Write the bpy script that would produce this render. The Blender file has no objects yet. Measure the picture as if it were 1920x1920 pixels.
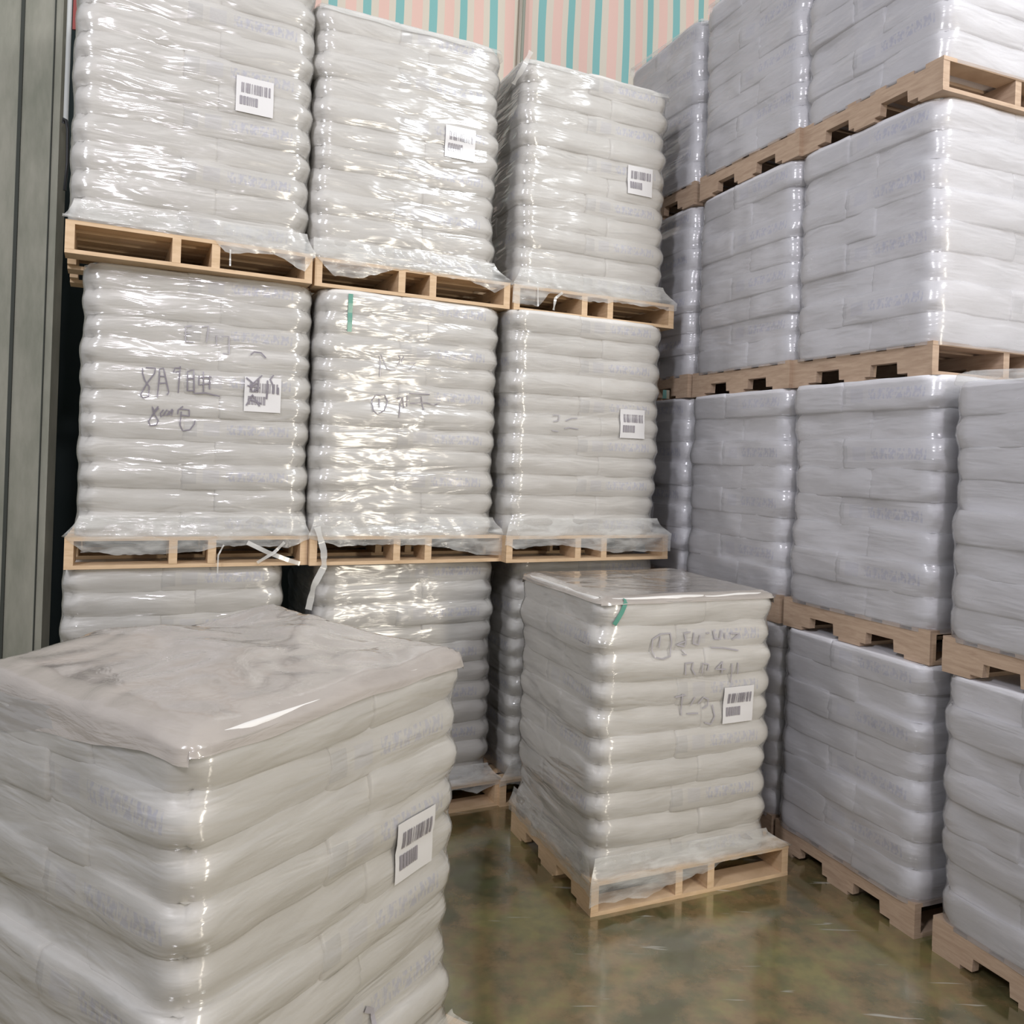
import bpy, math, random
import numpy as np
from mathutils import Matrix, Vector, noise
from mathutils.bvhtree import BVHTree

sc = bpy.context.scene
COL = sc.collection
R = math.radians

# ------------------------------------------------------------------ camera
cam_d = bpy.data.cameras.new('camera')
cam = bpy.data.objects.new('camera', cam_d)
COL.objects.link(cam)
ROLL = 0.0355
right = Vector((math.cos(ROLL), 0, math.sin(ROLL)))
up = Vector((-math.sin(ROLL), 0, math.cos(ROLL)))
back = Vector((0, -1, 0))
M = Matrix((right, up, back)).transposed().to_4x4()
M.translation = Vector((0, 0, 1.989))
cam.matrix_world = M
cam_d.sensor_width = 36
cam_d.lens = 1534.15 / 1920 * 36
cam_d.shift_y = -98.24 / 1920
cam_d.clip_start = 0.05
sc.camera = cam

# ------------------------------------------------------------------ world, added lights, exposure
sc.view_settings.view_transform = 'Standard'
sc.view_settings.look = 'None'
sc.view_settings.gamma = 1
sc.view_settings.exposure = 0.24
sc.cycles.max_bounces = 7
sc.cycles.transparent_max_bounces = 12
sc.cycles.caustics_reflective = False
sc.cycles.caustics_refractive = False
w = bpy.data.worlds.new('world')
sc.world = w
w.use_nodes = True
bg = w.node_tree.nodes['Background']
bg.inputs[0].default_value = (0.95, 0.97, 1.0, 1)
bg.inputs[1].default_value = 0.43


def area(name, loc, target, sx, sy, power, color):
    d = bpy.data.lights.new(name, 'AREA')
    d.shape = 'RECTANGLE'
    d.size, d.size_y = sx, sy
    d.energy = power
    d.color = color
    o = bpy.data.objects.new(name, d)
    COL.objects.link(o)
    o.location = loc
    o.rotation_euler = (Vector(target) - Vector(loc)).to_track_quat('-Z', 'Y').to_euler()
    return o


area('assumed_warm_light', (4.6, -1.7, 2.2), (-0.4, 4.4, 2.0), 0.42, 3.2, 130, (1.0, 0.91, 0.76))  # added light, assumed from the warm film highlights
area('added_overhead_light', (1.35, -2.2, 5.2), (-1.4, 3.9, 3.0), 0.35, 0.35, 70, (0.97, 0.92, 1.0))  # unseen added light, assumed from small sparkles on the left back column
area('added_overhead_light', (-2.6, -1.6, 5.6), (1.5, 4.0, 2.0), 0.5, 1.2, 165, (0.92, 0.92, 1.0))  # added cool fill for the right row's sides
area('added_overhead_light', (3.6, 1.0, 6.2), (0.2, 5.5, 4.0), 0.5, 1.4, 130, (0.95, 0.98, 1.0))  # another added light, aimed at the back stacks; its source is unseen


# ------------------------------------------------------------------ materials
def mat(name, base, rough=0.5, coat=0.0, coat_rough=0.1, metallic=0.0, alpha=1.0, spec=0.5):
    m = bpy.data.materials.new(name)
    m.use_nodes = True
    b = m.node_tree.nodes['Principled BSDF']
    b.inputs['Base Color'].default_value = (*base, 1)
    b.inputs['Roughness'].default_value = rough
    b.inputs['Metallic'].default_value = metallic
    b.inputs['Coat Weight'].default_value = coat
    b.inputs['Coat Roughness'].default_value = coat_rough
    b.inputs['Alpha'].default_value = alpha
    b.inputs['Specular IOR Level'].default_value = spec
    return m


class NT:
    def __init__(s, m):
        s.t = m.node_tree
        s.b = s.t.nodes['Principled BSDF']

    def n(s, kind, **kw):
        x = s.t.nodes.new(kind)
        for k, v in kw.items():
            if k in ('operation', 'blend_type', 'data_type', 'feature', 'wave_type', 'noise_dimensions', 'vector_type', 'bands_direction', 'wave_profile', 'interpolation_type', 'clamp'):
                setattr(x, k, v)
            else:
                x.inputs[k.replace('_', ' ')].default_value = v
        return x

    def l(s, a, b):
        s.t.links.new(a, b)

    def math(s, op, a, b=None, c=None):
        x = s.t.nodes.new('ShaderNodeMath')
        x.operation = op
        for i, v in enumerate((a, b, c)):
            if v is None:
                continue
            if isinstance(v, (int, float)):
                x.inputs[i].default_value = v
            else:
                s.l(v, x.inputs[i])
        return x.outputs[0]

    def scaled(s, src, scale):
        x = s.t.nodes.new('ShaderNodeMapping')
        x.inputs['Scale'].default_value = scale
        s.l(src, x.inputs['Vector'])
        return x.outputs[0]

    def ramp(s, src, stops):
        x = s.t.nodes.new('ShaderNodeValToRGB')
        r = x.color_ramp
        while len(r.elements) < len(stops):
            r.elements.new(0.5)
        for e, (p, c) in zip(r.elements, stops):
            e.position = p
            e.color = (*c, 1) if len(c) == 3 else c
        s.l(src, x.inputs[0])
        return x.outputs[0]

    def mix(s, f, a, b, blend='MIX'):
        x = s.t.nodes.new('ShaderNodeMix')
        x.data_type = 'RGBA'
        x.blend_type = blend
        for i, v in ((0, f), (6, a), (7, b)):
            if isinstance(v, (int, float)):
                x.inputs[i].default_value = v
            elif isinstance(v, tuple):
                x.inputs[i].default_value = (*v, 1)
            else:
                s.l(v, x.inputs[i])
        return x.outputs[2]


def wrinkle_coat(t, strength=0.5, dist=0.012):
    """creases of the cling film: broad sideways ripples and finer slanting ones, on the clear coat"""
    pos = t.n('ShaderNodeNewGeometry').outputs['Position']
    n1 = t.n('ShaderNodeTexNoise', Scale=1.0, Detail=3.0, Roughness=0.55, Distortion=0.6)
    t.l(t.scaled(pos, (3.2, 3.2, 17)), n1.inputs['Vector'])
    n2 = t.n('ShaderNodeTexNoise', Scale=1.0, Detail=3.0, Roughness=0.6, Distortion=1.2)
    mp = t.t.nodes.new('ShaderNodeMapping')
    mp.inputs['Rotation'].default_value = (0.5, 0.6, 0.2)
    mp.inputs['Scale'].default_value = (7, 9, 34)
    t.l(pos, mp.inputs['Vector'])
    t.l(mp.outputs[0], n2.inputs['Vector'])
    h = t.math('MULTIPLY_ADD', n2.outputs[0], 0.35, n1.outputs[0])
    bp = t.n('ShaderNodeBump', Strength=strength, Distance=dist)
    t.l(h, bp.inputs['Height'])
    t.l(bp.outputs[0], t.b.inputs['Coat Normal'])
    bp2 = t.n('ShaderNodeBump', Strength=0.35, Distance=dist)
    t.l(h, bp2.inputs['Height'])
    t.l(bp2.outputs[0], t.b.inputs['Normal'])


def sack_material(name, base, printed, ink=(0.40, 0.42, 0.62)):
    m = mat(name, base, 0.5, 0.35, 0.3)
    t = NT(m)
    wrinkle_coat(t)
    pos = t.n('ShaderNodeNewGeometry').outputs['Position']
    nz = t.n('ShaderNodeTexNoise', Scale=2.3, Detail=4.0)
    t.l(pos, nz.inputs['Vector'])
    c = t.ramp(nz.outputs[0], [(0.35, tuple(x * 0.93 for x in base)), (0.6, base)])
    if printed:
        tc = t.n('ShaderNodeTexCoord').outputs['Object']
        sp = t.n('ShaderNodeSeparateXYZ')
        t.l(tc, sp.inputs[0])
        along = sp.outputs['X'] if printed == 'front' else sp.outputs['Y']
        nrm = t.n('ShaderNodeSeparateXYZ')
        t.l(t.n('ShaderNodeTexCoord').outputs['Normal'], nrm.inputs[0])
        face = t.math('LESS_THAN', nrm.outputs['Y' if printed == 'front' else 'X'], -0.55)
        sgn = 1 if printed == 'front' else -1
        a = t.math('MULTIPLY', along, sgn)
        z = sp.outputs['Z']

        def band(x0, x1, z0, z1):
            f = t.math('MULTIPLY', t.math('GREATER_THAN', a, x0), t.math('LESS_THAN', a, x1))
            g = t.math('MULTIPLY', t.math('GREATER_THAN', z, z0), t.math('LESS_THAN', z, z1))
            return t.math('MULTIPLY', t.math('MULTIPLY', f, g), face)
        # strokes of blurred printed characters: a row of cells, each broken by its own strokes
        cb = t.n('ShaderNodeCombineXYZ')
        t.l(a, cb.inputs[0])
        t.l(z, cb.inputs[2])
        st = t.n('ShaderNodeTexNoise', Scale=1.0, Detail=1.5)
        t.l(t.scaled(cb.outputs[0], (75, 1, 48)), st.inputs['Vector'])
        strokes = t.ramp(st.outputs[0], [(0.42, (0, 0, 0)), (0.56, (1, 1, 1))])
        cell = t.math('LESS_THAN', t.math('FRACT', t.math('MULTIPLY', a, 21.0)), 0.84)
        k = t.math('MULTIPLY', t.math('MULTIPLY', strokes, cell), band(-0.10, 0.20, -0.022, 0.026))
        logo = t.math('MULTIPLY', band(-0.205, -0.13, -0.030, 0.032), 0.55)
        end = t.math('MULTIPLY', band(-0.30, -0.235, -0.036, 0.036), 0.35)  # grey block beside the seam: print, with the sack end's shadow painted in
        c = t.mix(t.math('MULTIPLY', k, 0.55), c, ink)
        c = t.mix(t.math('MULTIPLY', logo, 0.35), c, ink)
        c = t.mix(t.math('MULTIPLY', end, 1.1), c, (0.40, 0.40, 0.42))
    t.l(c, t.b.inputs['Base Color'])
    return m


SACK = (0.72, 0.695, 0.655)
SACK2 = (0.73, 0.72, 0.745)
M_sack = sack_material('sack_wrapped', SACK, None)
M_front = sack_material('sack_printed_front', SACK, 'front')
M_side = sack_material('sack_printed_side', SACK, 'side')
M_sackr = sack_material('sack_wrapped_cool', SACK2, None)
M_frontr = sack_material('sack_printed_front_cool', SACK2, 'front')
M_sider = sack_material('sack_printed_side_cool', SACK2, 'side')


def film_material(name, base, alpha0, alpha1):
    m = mat(name, base, 0.25, 1.0, 0.08)
    t = NT(m)
    wrinkle_coat(t, 0.6, 0.015)
    pos = t.n('ShaderNodeNewGeometry').outputs['Position']
    nz = t.n('ShaderNodeTexNoise', Scale=1.0, Detail=3.0, Distortion=0.5)
    t.l(t.scaled(pos, (6, 6, 22)), nz.inputs['Vector'])
    a = t.ramp(nz.outputs[0], [(0.35, (alpha0,) * 3), (0.65, (alpha1,) * 3)])
    t.l(a, t.b.inputs['Alpha'])
    return m


M_film = film_material('stretch_film', (0.76, 0.755, 0.72), 0.20, 0.55)
M_top = film_material('top_sheet_film', (0.39, 0.35, 0.31), 0.84, 0.96)


def wrap_material(name, milk, tint, spec, rough, bump, fine):
    """tight cling film: clear with a milky share, and a glossy, creased face"""
    m = mat(name, tint, 0.5)
    t = NT(m)
    pos = t.n('ShaderNodeNewGeometry').outputs['Position']
    # broad ripples running with the sacks, slanting pull creases, fine crinkle
    n1 = t.n('ShaderNodeTexNoise', Scale=1.0, Detail=2.5, Roughness=0.5, Distortion=0.5)
    t.l(t.scaled(pos, (2.6, 2.6, 13)), n1.inputs['Vector'])
    n2 = t.n('ShaderNodeTexNoise', Scale=1.0, Detail=2.0, Roughness=0.55, Distortion=0.8)
    mp = t.t.nodes.new('ShaderNodeMapping')
    mp.inputs['Rotation'].default_value = (0.35, 0.45, 0.2)
    mp.inputs['Scale'].default_value = (4, 5, 22)
    t.l(pos, mp.inputs['Vector'])
    t.l(mp.outputs[0], n2.inputs['Vector'])
    h = t.math('MULTIPLY_ADD', n2.outputs[0], fine, n1.outputs[0])
    bp = t.n('ShaderNodeBump', Strength=1.0, Distance=bump)
    t.l(h, bp.inputs['Height'])
    dif = t.n('ShaderNodeBsdfDiffuse')
    dif.inputs['Color'].default_value = (*tint, 1)
    t.l(bp.outputs[0], dif.inputs['Normal'])
    tr = t.n('ShaderNodeBsdfTransparent')
    gl = t.n('ShaderNodeBsdfGlossy')
    gl.inputs['Roughness'].default_value = rough
    t.l(bp.outputs[0], gl.inputs['Normal'])
    nz = t.n('ShaderNodeTexNoise', Scale=1.0, Detail=3.0)
    t.l(t.scaled(pos, (5, 5, 14)), nz.inputs['Vector'])
    f = t.math('MULTIPLY_ADD', nz.outputs[0], 0.36, milk - 0.18)
    m1 = t.n('ShaderNodeMixShader')
    t.l(f, m1.inputs[0])
    t.l(tr.outputs[0], m1.inputs[1])
    t.l(dif.outputs[0], m1.inputs[2])
    fr = t.n('ShaderNodeFresnel')
    fr.inputs['IOR'].default_value = 1.5
    t.l(bp.outputs[0], fr.inputs['Normal'])
    m2 = t.n('ShaderNodeMixShader')
    t.l(t.math('MINIMUM', t.math('MULTIPLY', fr.outputs[0], spec), 0.6), m2.inputs[0])
    t.l(m1.outputs[0], m2.inputs[1])
    t.l(gl.outputs[0], m2.inputs[2])
    out = [n for n in t.t.nodes if n.type == 'OUTPUT_MATERIAL'][0]
    t.l(m2.outputs[0], out.inputs['Surface'])
    t.t.nodes.remove(t.b)
    return m


M_wrap = wrap_material('cling_film', 0.25, (0.76, 0.735, 0.69), 1.6, 0.15, 0.020, 0.17)
M_wrapr = wrap_material('cling_film_smooth', 0.24, (0.80, 0.785, 0.81), 1.3, 0.2, 0.012, 0.2)
M_strand = mat('film_strand', (0.72, 0.71, 0.67), 0.3, 1.0, 0.1, alpha=0.65)
M_paper = mat('label_paper', (0.66, 0.645, 0.635), 0.35, 0.6, 0.15)
M_ink = mat('label_ink', (0.26, 0.24, 0.26), 0.4, 0.6, 0.15)
M_pen = mat('marker_pen', (0.19, 0.17, 0.20), 0.4, 0.5, 0.2)
M_pen2 = mat('faint_marker_pen', (0.36, 0.34, 0.36), 0.4, 0.5, 0.2)
M_tape = mat('green_tape', (0.08, 0.27, 0.20), 0.35, 0.8, 0.12)


def wood_material(name, c0, c1):
    m = mat(name, c0, 0.65)
    t = NT(m)
    tc = t.n('ShaderNodeNewGeometry').outputs['Position']
    n1 = t.n('ShaderNodeTexNoise', Scale=1.0, Detail=6.0, Roughness=0.6, Distortion=0.4)
    t.l(t.scaled(tc, (9, 9, 70)), n1.inputs['Vector'])
    n2 = t.n('ShaderNodeTexNoise', Scale=4.0, Detail=3.0)
    t.l(tc, n2.inputs['Vector'])
    c = t.ramp(n1.outputs[0], [(0.3, c1), (0.65, c0)])
    c = t.mix(t.math('MULTIPLY', n2.outputs[0], 0.35), c, tuple(x * 0.72 for x in c0))
    t.l(c, t.b.inputs['Base Color'])
    bp = t.n('ShaderNodeBump', Strength=0.3, Distance=0.002)
    t.l(n1.outputs[0], bp.inputs['Height'])
    t.l(bp.outputs[0], t.b.inputs['Normal'])
    return m


M_wood = wood_material('pale_pine', (0.68, 0.49, 0.31), (0.54, 0.37, 0.21))
M_woodr = wood_material('aged_pine', (0.53, 0.39, 0.28), (0.38, 0.26, 0.18))

# floor: polished dark concrete, worn and scuffed
M_floor = mat('polished_concrete', (0.1, 0.1, 0.07), 0.2, 1.0, 0.12)
M_floor.node_tree.nodes['Principled BSDF'].inputs['Coat IOR'].default_value = 1.9
t = NT(M_floor)
pos = t.n('ShaderNodeNewGeometry').outputs['Position']
n1 = t.n('ShaderNodeTexNoise', Scale=2.2, Detail=8.0, Roughness=0.65)
t.l(pos, n1.inputs['Vector'])
n2 = t.n('ShaderNodeTexNoise', Scale=11.0, Detail=5.0)
t.l(pos, n2.inputs['Vector'])
c = t.ramp(n1.outputs[0], [(0.38, (0.075, 0.068, 0.030)), (0.5, (0.21, 0.145, 0.070)), (0.60, (0.22, 0.19, 0.075))])
c = t.mix(t.ramp(n2.outputs[0], [(0.42, (0, 0, 0)), (0.66, (0.6, 0.6, 0.6))]), c, (0.10, 0.11, 0.05))
n3 = t.n('ShaderNodeTexNoise', Scale=1.0, Detail=2.0, Distortion=0.4)
mp = t.t.nodes.new('ShaderNodeMapping')
mp.inputs['Rotation'].default_value = (0, 0, 0.75)
mp.inputs['Scale'].default_value = (2.6, 30, 1)
t.l(pos, mp.inputs['Vector'])
t.l(mp.outputs[0], n3.inputs['Vector'])
scuff = t.ramp(n3.outputs[0], [(0.68, (0, 0, 0)), (0.74, (0.75, 0.75, 0.75))])
c = t.mix(scuff, c, (0.42, 0.41, 0.36))
t.l(c, t.b.inputs['Base Color'])
t.l(t.ramp(n1.outputs[0], [(0.3, (0.10,) * 3), (0.7, (0.22,) * 3)]), t.b.inputs['Roughness'])
bp = t.n('ShaderNodeBump', Strength=0.12, Distance=0.004)
t.l(n2.outputs[0], bp.inputs['Height'])
t.l(bp.outputs[0], t.b.inputs['Normal'])

M_wall = mat('grey_green_concrete', (0.3, 0.3, 0.27), 0.8)
t = NT(M_wall)
pos = t.n('ShaderNodeNewGeometry').outputs['Position']
n1 = t.n('ShaderNodeTexNoise', Scale=1.0, Detail=7.0, Roughness=0.65)
t.l(t.scaled(pos, (6, 6, 1.6)), n1.inputs['Vector'])
t.l(t.ramp(n1.outputs[0], [(0.3, (0.22, 0.225, 0.175)), (0.7, (0.38, 0.365, 0.30))]), t.b.inputs['Base Color'])
M_dark = mat('dark_wall_paint', (0.02, 0.035, 0.035), 0.7)
M_seam = mat('dark_joint', (0.05, 0.055, 0.045), 0.8)


def stripes(name, phase, period, parts):
    m = mat(name, (0.7, 0.6, 0.55), 0.6)
    t = NT(m)
    sp = t.n('ShaderNodeSeparateXYZ')
    t.l(t.n('ShaderNodeTexCoord').outputs['Object'], sp.inputs[0])
    wob = t.n('ShaderNodeTexNoise', Scale=1.2, Detail=1.0)
    t.l(t.n('ShaderNodeTexCoord').outputs['Object'], wob.inputs['Vector'])
    x = t.math('ADD', sp.outputs[0], t.math('MULTIPLY', wob.outputs[0], 0.03))
    f = t.math('FRACT', t.math('DIVIDE', t.math('ADD', x, -phase), period))
    r = t.t.nodes.new('ShaderNodeValToRGB')
    r.color_ramp.interpolation = 'CONSTANT'
    while len(r.color_ramp.elements) < len(parts):
        r.color_ramp.elements.new(0.5)
    for e, (p, c) in zip(r.color_ramp.elements, parts):
        e.position = p
        e.color = (*c, 1)
    t.l(f, r.inputs[0])
    t.l(r.outputs[0], t.b.inputs['Base Color'])
    t.b.inputs['Emission Strength'].default_value = 0
    return m


TEAL, BEIGE, PINK = (0.23, 0.49, 0.47), (0.70, 0.63, 0.52), (0.80, 0.54, 0.46)
PARTS = [(0.0, TEAL), (0.25, BEIGE), (0.48, PINK), (0.80, BEIGE)]
M_tarp1 = stripes('striped_tarp', 2.175, 0.278, PARTS)
M_tarp2 = stripes('striped_tarp_next', 3.455, 0.287, PARTS)
M_cord = mat('grey_cord', (0.32, 0.33, 0.27), 0.7)
M_white = mat('white_plastic_pipe', (0.62, 0.63, 0.60), 0.4)
M_red = mat('dull_red_strap', (0.30, 0.06, 0.05), 0.6)
M_black = mat('black_rubber', (0.015, 0.015, 0.015), 0.5)


# ------------------------------------------------------------------ mesh helpers
def mesh_from(name, verts, faces, m=None, smooth=False):
    me = bpy.data.meshes.new(name)
    me.from_pydata([tuple(map(float, v)) for v in verts], [], faces)
    me.update()
    if m:
        me.materials.append(m)
    if smooth:
        me.shade_smooth()
    return me


def link(name, me, parent=None, loc=(0, 0, 0), rz=0.0, **props):
    o = bpy.data.objects.new(name, me)
    COL.objects.link(o)
    o.location = loc
    o.rotation_euler = (0, 0, rz)
    if parent:
        o.parent = parent
    for k, v in props.items():
        o[k] = v
    return o


def thing(name, label, cat, loc, rz=0.0, group=None):
    o = link(name, None, None, loc, rz, label=label, category=cat)
    if group:
        o['group'] = group
    return o


def box(x0, x1, y0, y1, z0, z1):
    v = [(x, y, z) for z in (z0, z1) for y in (y0, y1) for x in (x0, x1)]
    f = [(0, 2, 3, 1), (4, 5, 7, 6), (0, 1, 5, 4), (2, 6, 7, 3), (0, 4, 6, 2), (1, 3, 7, 5)]
    return v, f


def grid_faces(nx, ny):
    return [(j * nx + i, j * nx + i + 1, (j + 1) * nx + i + 1, (j + 1) * nx + i) for j in range(ny - 1) for i in range(nx - 1)]


def tube(pts, r, seg=8):
    v, f = [], []
    P = [Vector(p) for p in pts]
    for i, p in enumerate(P):
        d = (P[min(i + 1, len(P) - 1)] - P[max(i - 1, 0)]).normalized()
        a = d.cross(Vector((0, 1, 0.13))).normalized()
        b = d.cross(a)
        for k in range(seg):
            an = 2 * math.pi * k / seg
            v.append(p + a * (r * math.cos(an)) + b * (r * math.sin(an)))
    for i in range(len(P) - 1):
        for k in range(seg):
            f.append((i * seg + k, i * seg + (k + 1) % seg, (i + 1) * seg + (k + 1) % seg, (i + 1) * seg + k))
    f.append(tuple(range(seg)))
    f.append(tuple((len(P) - 1) * seg + k for k in reversed(range(seg))))
    return v, f


# ------------------------------------------------------------------ the building
def structure(name, v, f, m):
    return link(name, mesh_from(name, v, f, m), kind='structure')


structure('floor', *box(-7, 7, -5, 12, -0.12, 0), M_floor)
BY = 0.4456
ob = Vector((-3.025, 5.776, 0))      # a point of the back wall's front line, 2.3 m behind the back row's front
wb = structure('wall_back', *box(-2.5, 9.5, 0.10, 0.30, 0, 7.6), M_dark)
wb.location = ob
wb.rotation_euler = (0, 0, BY)
structure('wall_left', *box(-6.0, -2.62, 4.62, 4.70, 0, 7.4), M_wall)
structure('trim_1', *box(-2.855, -2.835, 4.612, 4.618, 0, 7.4), M_seam)
structure('trim_2', *box(-2.665, -2.659, 4.612, 4.618, 0, 7.4), M_seam)


def tarp(label, x0, x1, m, seed):
    nx, ny = 90, 30
    v = []
    for j in range(ny):
        for i in range(nx):
            x = x0 + (x1 - x0) * i / (nx - 1)
            z = 2.6 + 4.8 * j / (ny - 1)
            y = 0.018 * math.sin(x * 9 + seed) + 0.03 * noise.noise(Vector((x * 1.5, z * 0.7, seed)))
            v.append((x, y, z))
    me = mesh_from('striped_tarpaulin', v, grid_faces(nx, ny), m, True)
    o = link('striped_tarpaulin', me, None, ob, BY, label=label, category='tarpaulin', group='striped tarpaulins on the back wall')
    md = o.modifiers.new('thickness', 'SOLIDIFY')
    md.thickness = 0.003
    return o


tarp('striped tarpaulin hanging above the middle back column, left of the grey cord', 0.6, 3.27, M_tarp1, 1.0)
tarp('striped tarpaulin hanging above the third back column, right of the grey cord', 3.25, 7.2, M_tarp2, 3.0).location += Vector((0.02, -0.035, 0))
cord = link('hanging_cord', mesh_from('hanging_cord', *tube([(3.262 + 0.006 * math.sin(i), -0.10, 2.7 + i * 0.47) for i in range(11)], 0.016), M_cord, True), None, ob, BY,
            label='thin grey-green cord hanging down over the joint between two striped tarpaulins', category='cord')
# things on the end of the left wall
link('plastic_pipe', mesh_from('plastic_pipe', *tube([(-2.575, 4.60, 7.3), (-2.575, 4.60, 3.80)], 0.013), M_white, True),
     label='thin white pipe running down the edge of the grey wall', category='pipe')
link('red_strap', mesh_from('red_strap', *box(-2.556, -2.53, 4.60, 4.612, 4.32, 7.3), M_red),
     label='dull red strap hanging beside the white pipe on the grey wall', category='strap')
hk = [(-2.573, 4.575, 3.78), (-2.566, 4.565, 3.80), (-2.55, 4.56, 3.79), (-2.54, 4.56, 3.74), (-2.535, 4.56, 3.55), (-2.545, 4.56, 3.40)]
link('cable_end', mesh_from('cable_end', *tube(hk, 0.009), M_black, True),
     label='short black cable hooked under the end of the white pipe', category='cable')

# ------------------------------------------------------------------ pallets
PW, PD, PH = 1.10, 0.885, 0.149


def stringer_mesh(m):
    """a notched runner, profile in depth (y) and height (z), extruded over its width"""
    z0, z1 = 0.018, 0.131
    nz = 0.072
    prof = [(0, z0), (0.185, z0), (0.189, nz), (0.341, nz), (0.345, z0), (0.540, z0), (0.544, nz), (0.696, nz), (0.70, z0), (PD, z0), (PD, z1), (0, z1)]
    n = len(prof)
    v = [(x, y, z) for x in (-0.019, 0.019) for y, z in prof]
    # convex pieces so the notches stay open
    q = []
    def quad(i, s):
        return tuple(k + s * n for k in i)
    pieces = [(0, 1, 2, 11), (2, 3, 11), (3, 4, 5, 6), (3, 6, 7, 11), (7, 8, 9, 10), (7, 10, 11)]
    for pc in pieces:
        q.append(quad(pc, 1))
        q.append(quad(tuple(reversed(pc)), 0))
    for i in range(n):
        j = (i + 1) % n
        q.append((i, j, j + n, i + n))
    return mesh_from('stringer', v, q, m)


def board_mesh(m, width, seed):
    v, f = box(0, PW, 0, width, 0, 0.018)
    return mesh_from('board', v, f, m)


PM = {}
for key, m in (('pale', M_wood), ('aged', M_woodr)):
    PM[key] = dict(s=stringer_mesh(m), t=board_mesh(m, 0.095, 1), b=board_mesh(m, 0.13, 2))


def pallet(pose, label, kind, group, rnd):
    x, y, yaw, z = pose
    root = thing('wooden_pallet', label, 'pallet', (x, y, z), yaw, group)
    p = PM[kind]
    for u in (0.019, 0.462, 0.638, PW - 0.019):
        link('stringer', p['s'], root, (u, rnd.uniform(-0.002, 0.002), 0))
    for k in range(6):
        link('top_board', p['t'], root, (0, k * (PD - 0.095) / 5, 0.131))
    for v0 in (0.0, (PD - 0.13) / 2, PD - 0.13):
        link('bottom_board', p['b'], root, (0, v0, 0))
    return root


# ------------------------------------------------------------------ sacks
def sack_mesh(lx, ly, h, inset, seed, m, cx, cy):
    """a filled sack pressed into its layer. (cx, cy) is the corner of the load it fills: that corner is
    widely rounded and its two outward sides barrel between the layers; the sides against other sacks stay close"""
    nx, ny, nz = 19, 15, 11
    def sp(n):
        t_ = np.linspace(-1, 1, n)
        return np.sign(t_) * (1 - (1 - np.abs(t_)) ** 1.35)
    ax, ay, az = sp(nx), sp(ny), np.sign(np.linspace(-1, 1, nz)) * (1 - (1 - np.abs(np.linspace(-1, 1, nz))) ** 1.3)
    idx, verts, faces = {}, [], []
    def vid(i, j, k):
        if (i, j, k) in idx:
            return idx[(i, j, k)]
        a, b, c = ax[i], ay[j], az[k]
        hx, hy = lx / 2, ly / 2
        x, y = a * hx, b * hy
        r = 0.075 if (a * cx > 0 and b * cy > 0) else 0.009
        qx, qy = max(-hx + r, min(hx - r, x)), max(-hy + r, min(hy - r, y))
        dx, dy = x - qx, y - qy
        dl = math.hypot(dx, dy)
        if dl > r:
            dx, dy = dx / dl * r, dy / dl * r
        x, y = qx + dx, qy + dy
        corner = max(0, a * cx) ** 3 * max(0, b * cy) ** 3
        prof = abs(c) ** (3.0 if inset < 0.008 else 2.1)
        ins = inset * (1 + 0.9 * corner)
        ux = a if a * cx > 0 else 0.25 * a
        uy = b if b * cy > 0 else 0.25 * b
        # the sack's ends are tucked in a little more than its middle
        ends = 1 + 0.5 * (abs(b) ** 6 + abs(a) ** 6) * 0.5
        if cx < 0 and a < 0:
            ux *= 0.45 + 0.55 * corner     # the film is taut over the sides
        x -= ins * prof * ux * ends
        y -= ins * prof * uy * ends
        z = c * h / 2
        z += 0.005 * noise.noise(Vector((x * 6, y * 6, seed * 3.1 + c)))
        q = Vector((x * 5 + seed * 5, y * 5, z * 9))
        lump = 0.009 * noise.noise(q) + 0.004 * noise.noise(q * 2.7)
        x += lump * (a if a * cx > 0 else 0)
        y += lump * (b if b * cy > 0 else 0)
        # long shallow creases running along the sack
        cr = 0.0016 * math.sin(z * 170 + 5 * noise.noise(Vector((x * 4, y * 4, seed))))
        x += cr * a * (1 - abs(c))
        y += cr * b * (1 - abs(c))
        idx[(i, j, k)] = len(verts)
        verts.append((x, y, z))
        return idx[(i, j, k)]
    for i in range(nx - 1):
        for j in range(ny - 1):
            faces.append((vid(i, j, 0), vid(i, j + 1, 0), vid(i + 1, j + 1, 0), vid(i + 1, j, 0)))
            faces.append((vid(i, j, nz - 1), vid(i + 1, j, nz - 1), vid(i + 1, j + 1, nz - 1), vid(i, j + 1, nz - 1)))
    for i in range(nx - 1):
        for k in range(nz - 1):
            faces.append((vid(i, 0, k), vid(i + 1, 0, k), vid(i + 1, 0, k + 1), vid(i, 0, k + 1)))
            faces.append((vid(i, ny - 1, k), vid(i, ny - 1, k + 1), vid(i + 1, ny - 1, k + 1), vid(i + 1, ny - 1, k)))
    for j in range(ny - 1):
        for k in range(nz - 1):
            faces.append((vid(0, j, k), vid(0, j, k + 1), vid(0, j + 1, k + 1), vid(0, j + 1, k)))
            faces.append((vid(nx - 1, j, k), vid(nx - 1, j + 1, k), vid(nx - 1, j + 1, k + 1), vid(nx - 1, j, k + 1)))
    return mesh_from('sack', verts, faces, m, True)


SW, SD = 1.04, 0.87           # nominal load footprint
FX, FY = 0.575, 0.60          # share of the long sack along the front / along the side
LIB = {}


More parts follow.
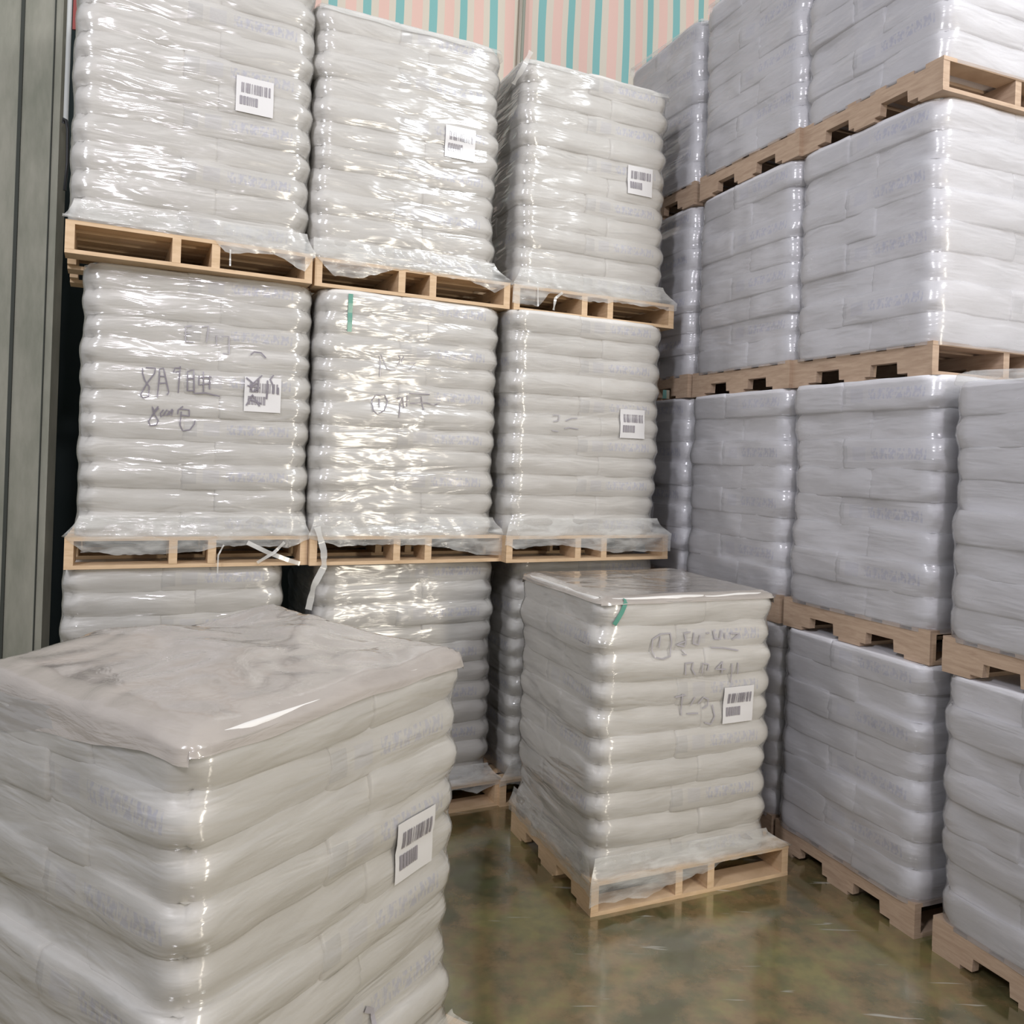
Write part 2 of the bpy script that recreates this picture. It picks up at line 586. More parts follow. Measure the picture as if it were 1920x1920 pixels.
def lib(kind, cool, hh, var, printed, cx, cy):
    key = (kind, cool, hh, var, printed, cx, cy)
    if key not in LIB:
        if kind == 'x':
            lx, ly = SW * FX, SD * (1 - FY)
        else:
            lx, ly = SW * (1 - FX), SD * FY
        if printed:
            m = {('x', 0): M_front, ('x', 1): M_frontr, ('y', 0): M_side, ('y', 1): M_sider}[(kind, cool)]
        else:
            m = M_sackr if cool else M_sack
        LIB[key] = sack_mesh(lx + 0.012, ly + 0.012, hh * 1.05, 0.007 if cool else 0.0125, var * 1.7 + (3 if kind == 'y' else 0), m, cx, cy)
    return LIB[key]


class Load:
    pass


def load(pose, rect, z0, height, layers, label, cool, group, seed, bulge=1.0):
    """one film-wrapped load of sacks. rect: footprint (u0, u1, v0, v1) in the pallet's frame; z0: the pallet's top"""
    rnd = random.Random(seed)
    x, y, yaw, zp = pose
    root = thing('wrapped_sack_stack', label, 'sack stack', (x, y, zp + z0), yaw, group)
    u0, u1, v0, v1 = rect
    sx, sy = (u1 - u0) / SW, (v1 - v0) / SD
    hh = 0.115 if not cool else 0.13
    lh = height / layers
    sz = lh / hh
    L = Load()
    L.root, L.rect, L.pose, L.z0, L.h = root, rect, pose, z0, height
    bm_v, bm_f = [], []
    for k in range(layers):
        A = (k % 2 == 1) if cool else (k % 2 == 0)
        jx, jy = rnd.uniform(-0.007, 0.007) * bulge, rnd.uniform(-0.006, 0.006) * bulge
        g = 1 + rnd.uniform(-0.006, 0.008) * bulge
        lx, sxs = SW * FX, SW * (1 - FX)
        ly, sys_ = SD * FY, SD * (1 - FY)
        if A:     # short end of a lengthwise sack at the left front, long printed side beside it
            cells = [('y', sxs / 2, ly / 2, 1, 0), ('x', sxs + lx / 2, sys_ / 2, 1, 0), ('y', lx + sxs / 2, sys_ + ly / 2, 0, 0), ('x', lx / 2, ly + sys_ / 2, 0, 0)]
        else:
            cells = [('x', lx / 2, sys_ / 2, 0, 0), ('y', lx + sxs / 2, ly / 2, 0, 0), ('y', sxs / 2, sys_ + ly / 2, 0, 0), ('x', sxs + lx / 2, ly + sys_ / 2, 0, 0)]
        for kind, cx, cy, pr, _ in cells:
            me = lib(kind, 1 if cool else 0, hh, rnd.randrange(3), pr, 1 if cx > SW / 2 else -1, 1 if cy > SD / 2 else -1)
            px = u0 + (cx + (cx - SW / 2) * (g - 1)) * sx + jx + rnd.uniform(-0.003, 0.003)
            py = v0 + (cy + (cy - SD / 2) * (g - 1)) * sy + jy + rnd.uniform(-0.003, 0.003)
            o = link('sack', me, root, (px, py, (k + 0.5) * lh + rnd.uniform(-0.001, 0.001)), rnd.uniform(-0.008, 0.008) * bulge)
            o.scale = (sx * g, sy * g, sz)
            mt = Matrix.LocRotScale(o.location, o.rotation_euler, o.scale)
            off = len(bm_v)
            bm_v += [mt @ q.co for q in me.vertices]
            bm_f += [tuple(i + off for i in pl.vertices) for pl in me.polygons]
    L.bvh = BVHTree.FromPolygons(bm_v, bm_f)
    wrap(L, M_wrapr if cool else M_wrap, 0.62 if cool else 0.6, seed)
    return L


def wrap(L, m, tight, seed):
    """the cling film round the load: follows the sacks but bridges the grooves between them"""
    u0, u1, v0, v1 = L.rect
    r = 0.085
    per = []
    step = 0.026
    def straight(x0, y0, x1, y1, nx_, ny_, side):
        n = max(2, int(math.hypot(x1 - x0, y1 - y0) / step))
        for i in range(n):
            t_ = i / n
            per.append((x0 + (x1 - x0) * t_, y0 + (y1 - y0) * t_, nx_, ny_, side))
    def arc(cx, cy, a0):
        n = 8
        for i in range(n):
            an = a0 + (math.pi / 2) * i / n
            per.append((cx + r * math.cos(an), cy + r * math.sin(an), math.cos(an), math.sin(an), 2))
    straight(u0 + r, v0, u1 - r, v0, 0, -1, 0)
    arc(u1 - r, v0 + r, -math.pi / 2)
    straight(u1, v0 + r, u1, v1 - r, 1, 0, 1)
    arc(u1 - r, v1 - r, 0)
    straight(u1 - r, v1, u0 + r, v1, 0, 1, 1)
    arc(u0 + r, v1 - r, math.pi / 2)
    straight(u0, v1 - r, u0, v0 + r, -1, 0, 1)
    arc(u0 + r, v0 + r, math.pi)
    ns = len(per)
    nz = int(L.h / 0.0165)
    d = np.zeros((nz, ns))
    zs = np.linspace(0.012, L.h - 0.012, nz)
    for i, (x, y, nx_, ny_, sd) in enumerate(per):
        for j in range(nz):
            h = L.bvh.ray_cast(Vector((x + nx_ * 0.15, y + ny_ * 0.15, zs[j])), Vector((-nx_, -ny_, 0)), 0.3)
            d[j, i] = (0.15 - h[3]) if h[0] is not None else -0.02
    d = np.clip(d, -0.035, 0.05)
    def shift_z(a_, k):
        return np.concatenate([np.repeat(a_[:1], max(0, k), 0), a_, np.repeat(a_[-1:], max(0, -k), 0)])[max(0, 0): ][(0 if k > 0 else -k): (len(a_) if k > 0 else len(a_) - k)]
    def filt(a_, fn, kz, ks):
        o = a_.copy()
        for k in range(-kz, kz + 1):
            o = fn(o, shift_z(a_, k))
        p = o.copy()
        for k in range(-ks, ks + 1):
            p = fn(p, np.roll(o, k, 1))
        return p
    cl = filt(filt(d, np.maximum, 3, 2), np.minimum, 2, 1)
    side = np.array([p[4] for p in per])
    wgt = np.where(side == 0, tight, np.where(side == 1, min(0.9, tight + 0.2), tight * 0.7))[None, :]
    o = d * (1 - wgt) + cl * wgt
    for _ in range(2):
        o = (o * 2 + shift_z(o, 1) + shift_z(o, -1) + np.roll(o, 1, 1) + np.roll(o, -1, 1)) / 6
    o = np.maximum(o, d) * 0.5 + o * 0.5
    V = []
    for j in range(nz):
        zz = zs[j] if j else -0.016      # the film laps over the pallet's deck
        for i, (x, y, nx_, ny_, sd) in enumerate(per):
            q = max(o[j, i], d[j, i]) + 0.0035
            q += 0.0035 * abs(noise.noise(Vector((x * 5 + y * 5, zs[j] * 16 + x * 5, seed * 2.3))))
            V.append((x + nx_ * q, y + ny_ * q, zz))
    F = []
    for j in range(nz - 1):
        for i in range(ns):
            k = (i + 1) % ns
            F.append((j * ns + i, j * ns + k, (j + 1) * ns + k, (j + 1) * ns + i))
    L.bvh = BVHTree.FromPolygons([Vector(v) for v in V], F)
    return link('stretch_film', mesh_from('stretch_film', V, F, m, True), L.root, label='clear glossy stretch film round the sacks')


def on_front(L, u, z, out=0.003, spread=0.0):
    """the point of the load's front face at (u, z above the pallet's base)"""
    zz = z - L.z0
    best = None
    for du in ((-spread, 0, spread) if spread else (0,)):
        for dz in ((-spread, 0, spread) if spread else (0,)):
            h = L.bvh.ray_cast(Vector((u + du, -1.0, zz + dz)), Vector((0, 1, 0)))
            if h[0] is not None and h[0].y < L.rect[2] + 0.12:
                best = h[0].y if best is None else min(best, h[0].y)
    if best is None:
        best = L.rect[2] + 0.01
    return Vector((u, best - out, zz))


def ribbon(L, pts, width, out=0.003, spread=0.012):
    """a flat stroke following a polyline on the front face"""
    dense = []
    for a, b in zip(pts[:-1], pts[1:]):
        n = max(1, int(math.dist(a, b) / 0.012))
        dense += [(a[0] + (b[0] - a[0]) * i / n, a[1] + (b[1] - a[1]) * i / n) for i in range(n)]
    dense.append(pts[-1])
    v, f = [], []
    for i, p in enumerate(dense):
        a, b = dense[max(0, i - 1)], dense[min(len(dense) - 1, i + 1)]
        d = math.dist(a, b) or 1
        nx, nz = -(b[1] - a[1]) / d * width / 2, (b[0] - a[0]) / d * width / 2
        y = on_front(L, p[0], p[1], out, spread).y
        v += [(p[0] + nx, y, p[1] + nz - L.z0), (p[0] - nx, y, p[1] - nz - L.z0)]
        if i:
            f.append((2 * i - 2, 2 * i - 1, 2 * i + 1, 2 * i))
    return v, f


def strokes(L, S, width, m, name='handwriting', out=0.003, **props):
    V, F = [], []
    for s in S:
        v, f = ribbon(L, s, width, out)
        F += [tuple(i + len(V) for i in q) for q in f]
        V += v
    return link(name, mesh_from(name, V, F, m), L.root, **props)


def sheet(L, u0, u1, z0, z1, m, name, parent, out=0.004, slant=0.0):
    nx, nz = 9, 7
    v = []
    for j in range(nz):
        for i in range(nx):
            u = u0 + (u1 - u0) * i / (nx - 1)
            z = z0 + (z1 - z0) * j / (nz - 1) + slant * (i / (nx - 1))
            v.append(on_front(L, u, z, out, 0.016))
    me = mesh_from(name, v, grid_faces(nx, nz), m, True)
    return link(name, me, parent)


def paper_label(L, u0, z1, scribble=False):
    """white paper label with a barcode above a shorter printed block"""
    w_, h_ = 0.165, 0.155
    lab = sheet(L, u0 - 0.012, u0 + w_, z1 - h_, z1 + 0.018, M_paper, 'paper_label', L.root, 0.004)
    lab['label'] = 'white paper label with a barcode'
    rnd = random.Random(7)
    V, F = [], []
    x = u0 + 0.012
    while x < u0 + 0.142:
        bw = rnd.choice((0.003, 0.005, 0.008))
        v, f = ribbon(L, [(x + bw / 2, z1 - 0.012), (x + bw / 2, z1 - 0.060)], bw, 0.0065, 0.018)
        F += [tuple(i + len(V) for i in q) for q in f]
        V += v
        x += bw + rnd.choice((0.003, 0.004, 0.007))
    link('barcode', mesh_from('barcode', V, F, M_ink), lab)
    V, F = [], []
    x = u0 + 0.006
    while x < u0 + 0.080:
        bw = rnd.choice((0.005, 0.009, 0.012))
        v, f = ribbon(L, [(x + bw / 2, z1 - 0.078), (x + bw / 2, z1 - 0.120)], bw, 0.0065, 0.018)
        F += [tuple(i + len(V) for i in q) for q in f]
        V += v
        x += bw + 0.004
    link('printed_block', mesh_from('printed_block', V, F, M_ink), lab)
    return lab


def lerp(pts, x):
    for (a, fa), (b, fb) in zip(pts[:-1], pts[1:]):
        if x <= b:
            s = (x - a) / (b - a) if b > a else 0
            return fa + (fb - fa) * max(0, min(1, s))
    return pts[-1][1]


def skirt(L, drops, seed, side=None, up_=0.10):
    """loose film flaring from the bottom sacks over the pallet's edge, hanging to an uneven hem.
    drops: (u, hang below the pallet's top) along the front; side: the same along the left side (v, hang)"""
    def strip(length, drops, along, seed):
        nx, nz = 110, 13
        v = []
        for i in range(nx):
            s = -0.012 + (length + 0.024) * i / (nx - 1)
            d = lerp(drops, s)
            d += 0.018 * noise.noise(Vector((s * 9, seed, 0))) + 0.006 * noise.noise(Vector((s * 30, seed, 3)))
            d = max(d, -0.03)
            for j in range(nz):
                if j < 7:           # from the sacks out to the pallet's edge
                    q = j / 6
                    z = up_ * (1 - q) + 0.006 * q
                    y0 = (L.rect[2] if along == 'u' else L.rect[0])
                    y = (y0 - 0.008) * (1 - q ** 2) + (-0.014) * q ** 2
                else:
                    q = (j - 6) / (nz - 7)
                    z = 0.006 - (d + 0.006) * q
                    y = -0.012 + 0.006 * q
                fold = 0.006 * noise.noise(Vector((s * 11 + z * 6, z * 5, seed + 5)))
                y -= abs(fold)
                z += 0.006 * noise.noise(Vector((s * 6, j * 0.5, seed + 9))) * (j > 0) * (j < 7)
                e0, e1 = (L.rect[0], L.rect[1]) if along == 'u' else (L.rect[2], L.rect[3])
                w_ = min(1, (j / 6) ** 1.5)
                ss = s * w_ + (e0 + 0.01 + (e1 - e0 - 0.02) * i / (nx - 1)) * (1 - w_)
                if along == 'u':
                    v.append((ss, y, z))
                else:
                    v.append((y, ss, z))
        return v, grid_faces(nz, nx)
    V, F = strip(PW, drops, 'u', seed)
    if side:
        v, f = strip(PD, side, 'v', seed + 20)
        F += [tuple(i + len(V) for i in q) for q in f]
        V += v
    return link('film_skirt', mesh_from('film_skirt', V, F, M_film, True), L.root, label='loose clear film skirt over the pallet')


def strand(L, pts, width=0.014):
    """a twisted tail of film: pts are (u, y, z above pallet base)"""
    v, f = [], []
    P = [Vector(p) for p in pts]
    dense = []
    for a, b in zip(P[:-1], P[1:]):
        for i in range(5):
            dense.append(a.lerp(b, i / 5))
    dense.append(P[-1])
    for i, p in enumerate(dense):
        ang = 0.6 * math.sin(i * 0.9)
        a, b = dense[max(0, i - 1)], dense[min(len(dense) - 1, i + 1)]
        d = (b - a).normalized()
        s = d.cross(Vector((math.sin(ang), -math.cos(ang), 0))).normalized() * width / 2
        v += [p + s - Vector((0, 0, L.z0)), p - s - Vector((0, 0, L.z0))]
        if i:
            f.append((2 * i - 2, 2 * i - 1, 2 * i + 1, 2 * i))
    return link('film_tail', mesh_from('film_tail', v, f, M_strand, True), L.root)


def top_sheet(L, seed, hang_front, hang_side, bump=0.02, m=None, dome=0.0):
    """the thin sheet laid over the load before wrapping: wrinkled, turned down over the edges with a wavy hem"""
    u0, u1, v0, v1 = L.rect
    n = 70
    v = []
    zt = L.h
    for j in range(n):
        for i in range(n):
            a = -1 + 2 * i / (n - 1)
            b = -1 + 2 * j / (n - 1)
            # outer 14 % of the grid is the turned-down hem
            q = 0.86
            def fold(t_):
                s = max(-1, min(1, t_ / q))
                return s, max(0, (abs(t_) - q) / (1 - q))
            sa, ha = fold(a)
            sb, hb = fold(b)
            hx, hy = (u1 - u0) / 2 + 0.008, (v1 - v0) / 2 + 0.008
            # rounded corners in plan
            r = 0.05
            x, y = sa * hx, sb * hy
            qx, qy = max(-hx + r, min(hx - r, x)), max(-hy + r, min(hy - r, y))
            dl = math.hypot(x - qx, y - qy)
            if dl > r:
                x, y = qx + (x - qx) / dl * r, qy + (y - qy) / dl * r
            e = max(abs(sa), abs(sb))
            z = zt + 0.012 - 0.022 * max(0, e - 0.9) / 0.1
            z += dome * ((1 - sa * sa) * (1 - sb * sb) + 1.6 * (sb + 1) / 2)
            k = bump * (1 - 0.7 * e ** 6)
            z += k * noise.noise(Vector((x * 3, y * 3, seed))) + k * 0.35 * abs(noise.noise(Vector((x * 6 + y * 3, y * 8 - x * 2, seed + 4))))
            hmax = max(ha, hb)
            if hmax > 0:
                ln = 0.04
                wav = noise.noise(Vector((x * 5, y * 5, seed + 8)))
                if b < 0 and hb >= ha:
                    ln = hang_front * (1 + 0.5 * wav)
                elif a < 0 and ha >= hb:
                    ln = hang_side * (1 + 0.4 * wav) * (0.3 + 0.7 * (sb + 1) / 2)
                z -= ln * hmax
                out = 0.006 * hmax
                x += out * (a > 0) - out * (a < 0)
                y += out * (b > 0) - out * (b < 0)
            v.append(((u0 + u1) / 2 + x, (v0 + v1) / 2 + y, z))
    return link('top_sheet', mesh_from('top_sheet', v, grid_faces(n, n), m or M_top, True), L.root, label='thin brownish sheet over the top')


# pen strokes on the film, (u, height above the pallet base)
INK = {
    'B1_2': [[(0.314,0.951),(0.356,0.952),(0.353,0.926),(0.322,0.878),(0.295,0.821),(0.307,0.807),(0.33,0.815),(0.332,0.862),(0.312,0.89),(0.301,0.923),(0.3,0.948)],[(0.368,0.813),(0.374,0.894),(0.374,0.949),(0.391,0.955),(0.405,0.896),(0.418,0.842),(0.411,0.827)],[(0.375,0.915),(0.396,0.915)],[(0.374,0.881),(0.405,0.884)],[(0.465,0.969),(0.463,0.918),(0.46,0.841)],[(0.466,0.961),(0.442,0.959),(0.435,0.937),(0.462,0.943)],[(0.501,0.852),(0.498,0.946),(0.526,0.957),(0.531,0.845)],[(0.499,0.912),(0.527,0.914)],[(0.501,0.854),(0.529,0.856)],[(0.57,0.952),(0.574,0.852)],[(0.551,0.931),(0.552,0.885),(0.605,0.898)],[(0.599,0.932),(0.601,0.867)],[(0.555,0.92),(0.608,0.928)],[(0.531,0.862),(0.531,0.843),(0.586,0.849),(0.648,0.836)],[(0.374,0.771),(0.359,0.745),(0.347,0.77),(0.359,0.732),(0.376,0.704),(0.369,0.682),(0.342,0.677),(0.334,0.697),(0.352,0.732),(0.376,0.763)],[(0.398,0.756),(0.385,0.738),(0.387,0.721),(0.398,0.73),(0.413,0.757),(0.425,0.749),(0.414,0.731),(0.408,0.731)],[(0.437,0.762),(0.422,0.736),(0.434,0.732),(0.439,0.758)],[(0.484,0.778),(0.464,0.76),(0.461,0.738)],[(0.472,0.764),(0.512,0.762),(0.513,0.732),(0.477,0.735)],[(0.477,0.752),(0.473,0.687),(0.487,0.66),(0.519,0.666),(0.538,0.695),(0.54,0.712)],[(0.511,1.17),(0.483,1.163),(0.485,1.091),(0.521,1.09)],[(0.486,1.129),(0.504,1.133)],[(0.555,1.168),(0.587,1.176),(0.58,1.095)],[(0.625,1.134),(0.627,1.086)],[(0.65,1.132),(0.683,1.135),(0.686,1.048),(0.657,1.046)],[(0.787,1.052),(0.803,1.067),(0.837,1.065),(0.86,1.041)],[(0.769,0.936),(0.8,0.912),(0.792,0.88)],[(0.845,0.953),(0.8,0.907)],[(0.829,0.94),(0.827,0.869)],[(0.775,0.897),(0.835,0.892),(0.801,0.868),(0.788,0.898),(0.825,0.914)],[(0.774,0.799),(0.802,0.854),(0.838,0.799)],[(0.781,0.831),(0.846,0.813)],[(0.872,0.93),(0.871,0.836)],[(0.901,0.959),(0.885,0.936),(0.903,0.897),(0.9,0.865)],[(0.925,0.898),(0.926,0.862)]] ,
    'B2_2': [[(0.321,0.893),(0.368,0.896),(0.385,0.862),(0.367,0.815),(0.329,0.79),(0.305,0.808),(0.297,0.857),(0.321,0.893)],[(0.338,0.875),(0.339,0.829)],[(0.436,0.881),(0.468,0.887),(0.453,0.855),(0.448,0.778)],[(0.468,0.879),(0.474,0.833)],[(0.492,0.9),(0.49,0.842)],[(0.503,0.912),(0.618,0.914)],[(0.509,0.859),(0.599,0.868),(0.649,0.859),(0.678,0.873)],[(0.569,0.901),(0.584,0.828)],[(0.337,0.989),(0.335,1.099)],[(0.341,1.107),(0.358,1.067),(0.375,1.034),(0.399,1.028),(0.423,1.03)],[(0.436,1.112),(0.449,1.09),(0.434,1.058)],[(0.464,1.106),(0.453,1.075)],[(0.497,1.074),(0.534,1.078),(0.499,1.044)]] ,
    'M_1': [[(0.319,1.222),(0.37,1.223),(0.38,1.18),(0.37,1.12),(0.332,1.11),(0.291,1.118),(0.273,1.154),(0.275,1.2),(0.319,1.222)],[(0.318,1.212),(0.312,1.159)],[(0.48,1.224),(0.446,1.219),(0.456,1.183),(0.406,1.168),(0.449,1.158),(0.456,1.183)],[(0.498,1.22),(0.496,1.17),(0.526,1.161),(0.533,1.207)],[(0.438,1.123),(0.459,1.122),(0.437,1.145)],[(0.568,1.213),(0.585,1.215)],[(0.607,1.225),(0.618,1.185),(0.644,1.183),(0.652,1.223)],[(0.674,1.211),(0.676,1.185)],[(0.706,1.206),(0.756,1.203),(0.717,1.176)],[(0.597,1.146),(0.669,1.14),(0.751,1.124)],[(0.454,1.029),(0.452,1.083),(0.495,1.084),(0.488,1.055),(0.511,1.025)],[(0.545,1.03),(0.547,1.077),(0.578,1.071),(0.575,1.042)],[(0.658,1.08),(0.619,1.046),(0.677,1.042)],[(0.654,1.073),(0.656,1.022)],[(0.712,1.066),(0.716,0.974)],[(0.749,1.067),(0.751,1.012)],[(0.445,0.941),(0.445,0.841)],[(0.407,0.929),(0.463,0.936)],[(0.495,0.883),(0.519,0.92)],[(0.479,0.845),(0.54,0.843)],[(0.538,0.886),(0.567,0.916),(0.594,0.903),(0.591,0.874),(0.565,0.862)],[(0.618,0.876),(0.633,0.82),(0.613,0.785),(0.577,0.796)]] ,
    'B3_2': [[(0.27,0.84),(0.311,0.842),(0.302,0.81),(0.272,0.804)],[(0.353,0.813),(0.394,0.829),(0.43,0.831)],[(0.345,0.766),(0.375,0.774),(0.438,0.768)],[(0.264,0.751),(0.305,0.748)]] ,
}

# ------------------------------------------------------------------ the stacks
rnd = random.Random(3)
ZB = (0.0, 1.412, 2.842, 4.300)        # pallet levels of the back row
ZR = (0.0, 1.170, 2.423, 3.650, 4.84)  # pallet levels of the right row
BACK = {   # column, level: x, y, yaw
    (1, 3): (-2.0257, 3.6447, 0.4668), (1, 2): (-2.0325, 3.7409, 0.4266), (1, 1): (-2.03, 3.72, 0.44),
    (2, 3): (-1.0397, 4.1774, 0.4392), (2, 2): (-1.0132, 4.1656, 0.4455), (2, 1): (-0.9896, 4.2318, 0.4485),
    (3, 3): (-0.0216, 4.6622, 0.4259), (3, 2): (-0.0128, 4.5645, 0.4469), (3, 1): (0.0, 4.68, 0.44)}
RIGHT = {
    (2, 4): (1.7999, 3.5271, 0.3776), (2, 3): (1.8101, 3.5538, 0.3879), (2, 2): (1.8165, 3.5019, 0.4165), (2, 1): (1.7891, 3.4971, 0.3855),
    (3, 4): (1.458, 4.325, 0.3936), (3, 3): (1.4587, 4.355, 0.3888), (3, 2): (1.4447, 4.34, 0.395), (3, 1): (1.4447, 4.34, 0.395),
    (4, 4): (1.096, 5.19, 0.395), (4, 3): (1.096, 5.19, 0.390), (4, 2): (1.096, 5.19, 0.395), (4, 1): (1.096, 5.19, 0.395),
    (1, 2): (2.168, 2.604, 0.395), (1, 1): (2.168, 2.604, 0.395)}
LEV = {1: 'bottom', 2: 'middle', 3: 'top'}
COLN = {1: 'back column beside the grey wall', 2: 'middle column of the back row', 3: 'back column below the right-hand tarpaulin'}
NOTE = {(1, 3): 'white sacks with a barcode label, topmost, %s', (1, 2): 'white sacks with dark handwriting, second load up, %s',
        (1, 1): 'wrapped white sacks, lowest load, %s',
        (2, 3): 'glossy white wrapped sacks, topmost load, %s', (2, 2): 'white sacks with green tape strip, %s',
        (2, 1): 'wrapped white sacks, lowest load, %s',
        (3, 3): 'wrapped white sacks, topmost load, %s', (3, 2): 'wrapped white sacks, second load up, %s', (3, 1): 'wrapped white sacks, lowest load, %s'}
RECT = {(1, 3): (0.02, 1.08, 0.02, 0.87), (1, 2): (0.045, 1.09, 0.02, 0.87), (1, 1): (0.01, 1.0, 0.05, 0.87),
        (2, 3): (-0.02, 1.01, 0.02, 0.87), (2, 2): (0.01, 1.03, 0.02, 0.87), (2, 1): (0.02, 1.03, 0.03, 0.87),
        (3, 3): (0.03, 1.03, 0.02, 0.87), (3, 2): (0.01, 1.03, 0.02, 0.87), (3, 1): (0.07, 1.03, 0.04, 0.87)}
SKIRT = {(1, 3): [(0, -0.02), (0.4, -0.01), (0.62, 0.0), (0.68, 0.05), (0.9, 0.03), (1.06, 0.09), (1.1, 0.02)],
         (1, 2): [(0, 0.0), (0.08, 0.06), (0.2, 0.085), (0.45, 0.08), (0.6, 0.07), (0.7, 0.04), (1.0, 0.06), (1.1, 0.02)],
         (1, 1): [(0, 0.03), (1.1, 0.03)],
         (2, 3): [(0, 0.0), (0.1, 0.09), (0.25, 0.085), (0.42, 0.01), (0.6, 0.01), (0.85, 0.02), (1.0, 0.07), (1.1, 0.01)],
         (2, 2): [(0, 0.01), (0.15, 0.05), (0.4, 0.045), (0.6, 0.05), (0.8, 0.08), (0.95, 0.11), (1.1, 0.11)],
         (2, 1): [(0, 0.02), (0.8, 0.02), (0.95, 0.05), (1.1, 0.02)],
         (3, 3): [(0, 0.11), (0.15, 0.11), (0.22, 0.03), (0.5, 0.05), (0.7, 0.03), (1.1, 0.04)],
         (3, 2): [(0, 0.05), (0.1, 0.07), (0.3, 0.05), (0.7, 0.1), (1.1, 0.1)],
         (3, 1): [(0, 0.03), (1.1, 0.03)]}
LAY = {1: 11, 2: 11, 3: 11}
B = {}
for (c, l), (x, y, yaw) in sorted(BACK.items()):
    z = ZB[l - 1]
    pallet((x, y, yaw, z), 'pale wooden pallet under the %s load, %s' % (LEV[l], COLN[c]), 'pale', 'pallets in the back row', rnd)
    h = ZB[l] - z - PH - (0.004 if l < 3 else 0.0)
    if (c, l) == (1, 3):
        h += 0.08
    L = load((x, y, yaw, z), RECT[(c, l)], PH, h, 11, NOTE[(c, l)] % COLN[c], False, 'wrapped loads in the back row', 10 * c + l)
    skirt(L, SKIRT[(c, l)], 10 * c + l)
    if l == 3:
        top_sheet(L, c, 0.03, 0.03, 0.008, M_film)
    B[(c, l)] = L
paper_label(B[(1, 3)], 0.715, 0.945)
paper_label(B[(2, 3)], 0.690, 0.945)
paper_label(B[(3, 3)], 0.745, 0.945)
paper_label(B[(1, 2)], 0.775, 0.925)
paper_label(B[(3, 2)], 0.735, 0.885)
strokes(B[(1, 2)], INK['B1_2'][:20], 0.0055, M_pen, label='dark handwriting in two lines')
strokes(B[(1, 2)], INK['B1_2'][20:25], 0.0055, M_pen2, label='faint grey handwriting')
strokes(B[(1, 2)], INK['B1_2'][25:], 0.007, M_pen, out=0.010, label='dark pen scrawl across the paper label')
strokes(B[(2, 2)], INK['B2_2'][:8], 0.0055, M_pen, label='dark handwriting with a circled figure')
strokes(B[(2, 2)], INK['B2_2'][8:], 0.0055, M_pen2, label='faint grey handwriting')
strokes(B[(3, 2)], INK['B3_2'], 0.0055, M_pen2, label='faint grey handwriting')
strokes(B[(2, 2)], [[(0.165, 1.405), (0.166, 1.21)]], 0.024, M_tape, 'tape_strip', label='dark green tape strip')
strand(B[(1, 2)], [(0.80, -0.02, 0.12), (0.90, -0.03, 0.07), (1.0, -0.025, 0.03), (1.06, -0.02, 0.01)], 0.022)
strand(B[(1, 2)], [(0.98, -0.02, 0.12), (0.93, -0.03, 0.07), (0.85, -0.025, 0.02)], 0.016)
strand(B[(1, 2)], [(0.69, -0.02, 0.11), (0.665, -0.03, 0.06), (0.665, -0.025, -0.03)], 0.008)
strand(B[(1, 3)], [(0.70, -0.02, 0.11), (0.70, -0.03, 0.03)], 0.008)
strand(B[(2, 2)], [(0.03, -0.02, 0.20), (0.065, -0.03, 0.08), (0.07, -0.03, 0.0), (0.02, -0.03, -0.10), (0.0, -0.02, -0.22)], 0.034)
strand(B[(3, 3)], [(0.30, -0.02, 0.13), (0.25, -0.03, 0.09), (0.24, -0.03, 0.02)], 0.016)
strand(B[(3, 3)], [(0.14, -0.02, 0.14), (0.14, -0.03, 0.03)], 0.008)
strand(B[(3, 3)], [(0.03, -0.05, 1.46), (0.0, -0.03, 1.38), (-0.03, 0.05, 1.30)], 0.03)

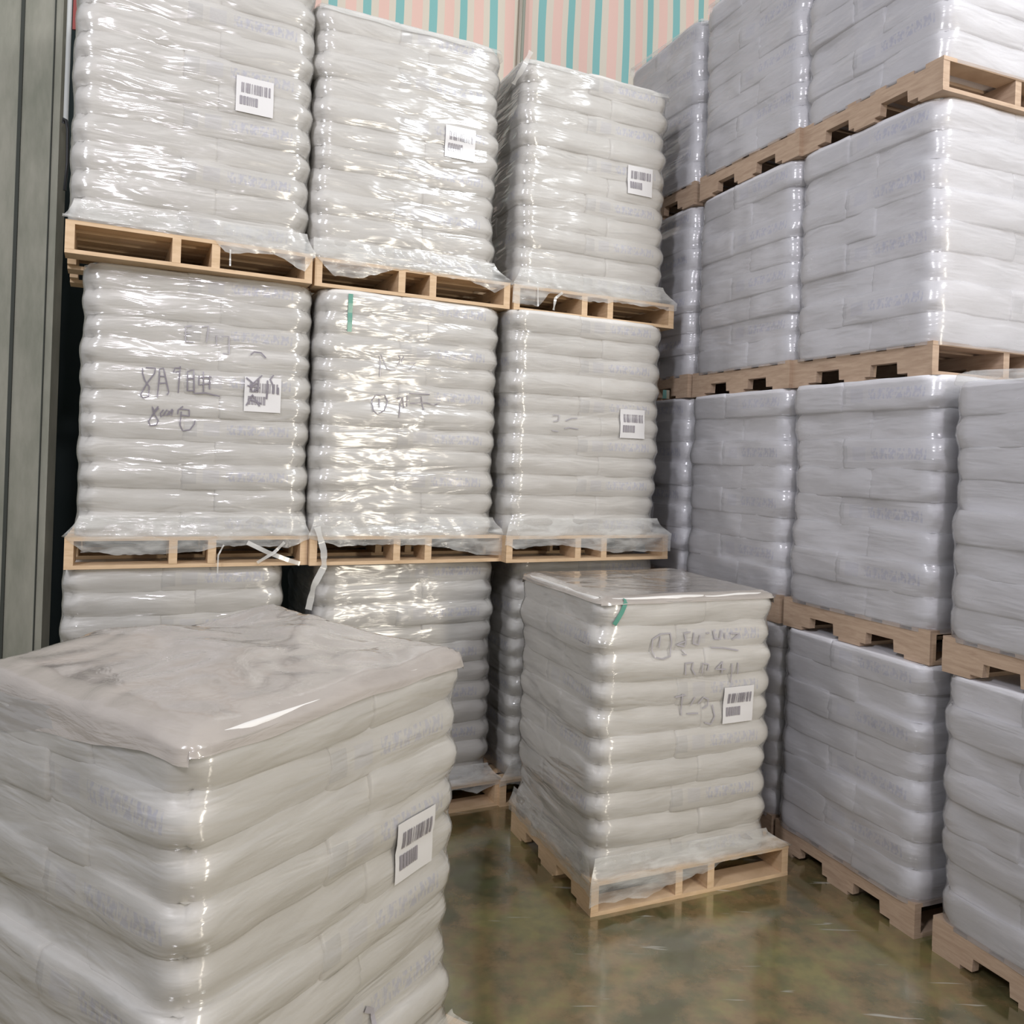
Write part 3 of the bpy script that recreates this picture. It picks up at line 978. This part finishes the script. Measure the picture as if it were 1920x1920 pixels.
LEVR = {1: 'lowest', 2: 'second', 3: 'third', 4: 'fourth'}
COLR = {1: 'nearest right-row column, two loads high', 2: 'right row, first four-high column',
        3: 'right row, second four-high column', 4: 'right row, farthest column'}
RT = {}
for (c, l), (x, y, yaw) in sorted(RIGHT.items()):
    z = ZR[l - 1]
    pallet((x, y, yaw, z), '%s notched wooden pallet, %s' % (LEVR[l], COLR[c]), 'aged', 'pallets in the right row', rnd)
    h = ZR[l] - z - PH - 0.004
    if (c, l) == (1, 2):
        h = 1.05
    L = load((x, y, yaw, z), (0.005, 1.11, 0.0, 0.88), PH, h, 8, 'wrapped sacks, %s load, %s' % (LEVR[l], COLR[c]), True,
             'wrapped loads in the right row', 100 + 10 * c + l, 1.25)
    if l == 4 or (c, l) == (1, 2):
        top_sheet(L, 30 + c, 0.03, 0.03, 0.01, M_film, 0.03)
    RT[(c, l)] = L

# the load standing free on the floor in the middle
pose = (0.413, 3.578, 0.4068, 0.0)
pallet(pose, 'pale wooden pallet on the open floor under the free-standing load', 'pale', 'pallets under single loads', rnd)
L = load(pose, (0.01, 0.975, 0.02, 0.87), PH, 1.235, 10, 'film-wrapped white sacks standing alone mid-floor, handwriting and barcode on front', False, 'single loads on the floor', 500, 1.3)
skirt(L, [(0, 0.10), (0.3, 0.10), (0.5, 0.06), (0.7, 0.02), (1.1, 0.0)], 41, [(0, 0.06), (0.3, 0.04), (0.885, 0.04)])
top_sheet(L, 12, 0.012, 0.02, 0.012)
paper_label(L, 0.69, 0.935)
strokes(L, INK['M_1'][:10], 0.0065, M_pen2, label='grey handwriting with a circled figure')
strokes(L, INK['M_1'][10:], 0.0065, M_pen2, label='faint grey handwriting, lower lines')
strokes(L, [[(0.135, 1.385), (0.11, 1.33), (0.075, 1.275)]], 0.022, M_tape, 'tape_strip', label='dark green tape strip')

# the near load at the lower left
pose = (-0.6569, 1.7256, 1.0173, 0.0)
pallet(pose, 'pale wooden pallet under the nearest load, its corner at the lower edge', 'pale', 'pallets under single loads', rnd)
L = load(pose, (0.005, 1.02, 0.01, 0.87), PH, 1.21, 10, 'film-wrapped white sacks nearest the camera, brownish sheet on top, seen from above', False, 'single loads on the floor', 600, 1.5)
skirt(L, [(0, 0.10), (0.4, 0.08), (0.9, 0.03), (1.1, 0.0)], 47, [(0, 0.09), (0.5, 0.07), (0.885, 0.09)])
top_sheet(L, 21, 0.02, 0.13, 0.05, None, 0.03)
paper_label(L, 0.71, 0.925)
strokes(L, [[(0.60, 0.47), (0.63, 0.45), (0.635, 0.40), (0.615, 0.35)]], 0.016, M_pen2, label='faint grey curved mark')
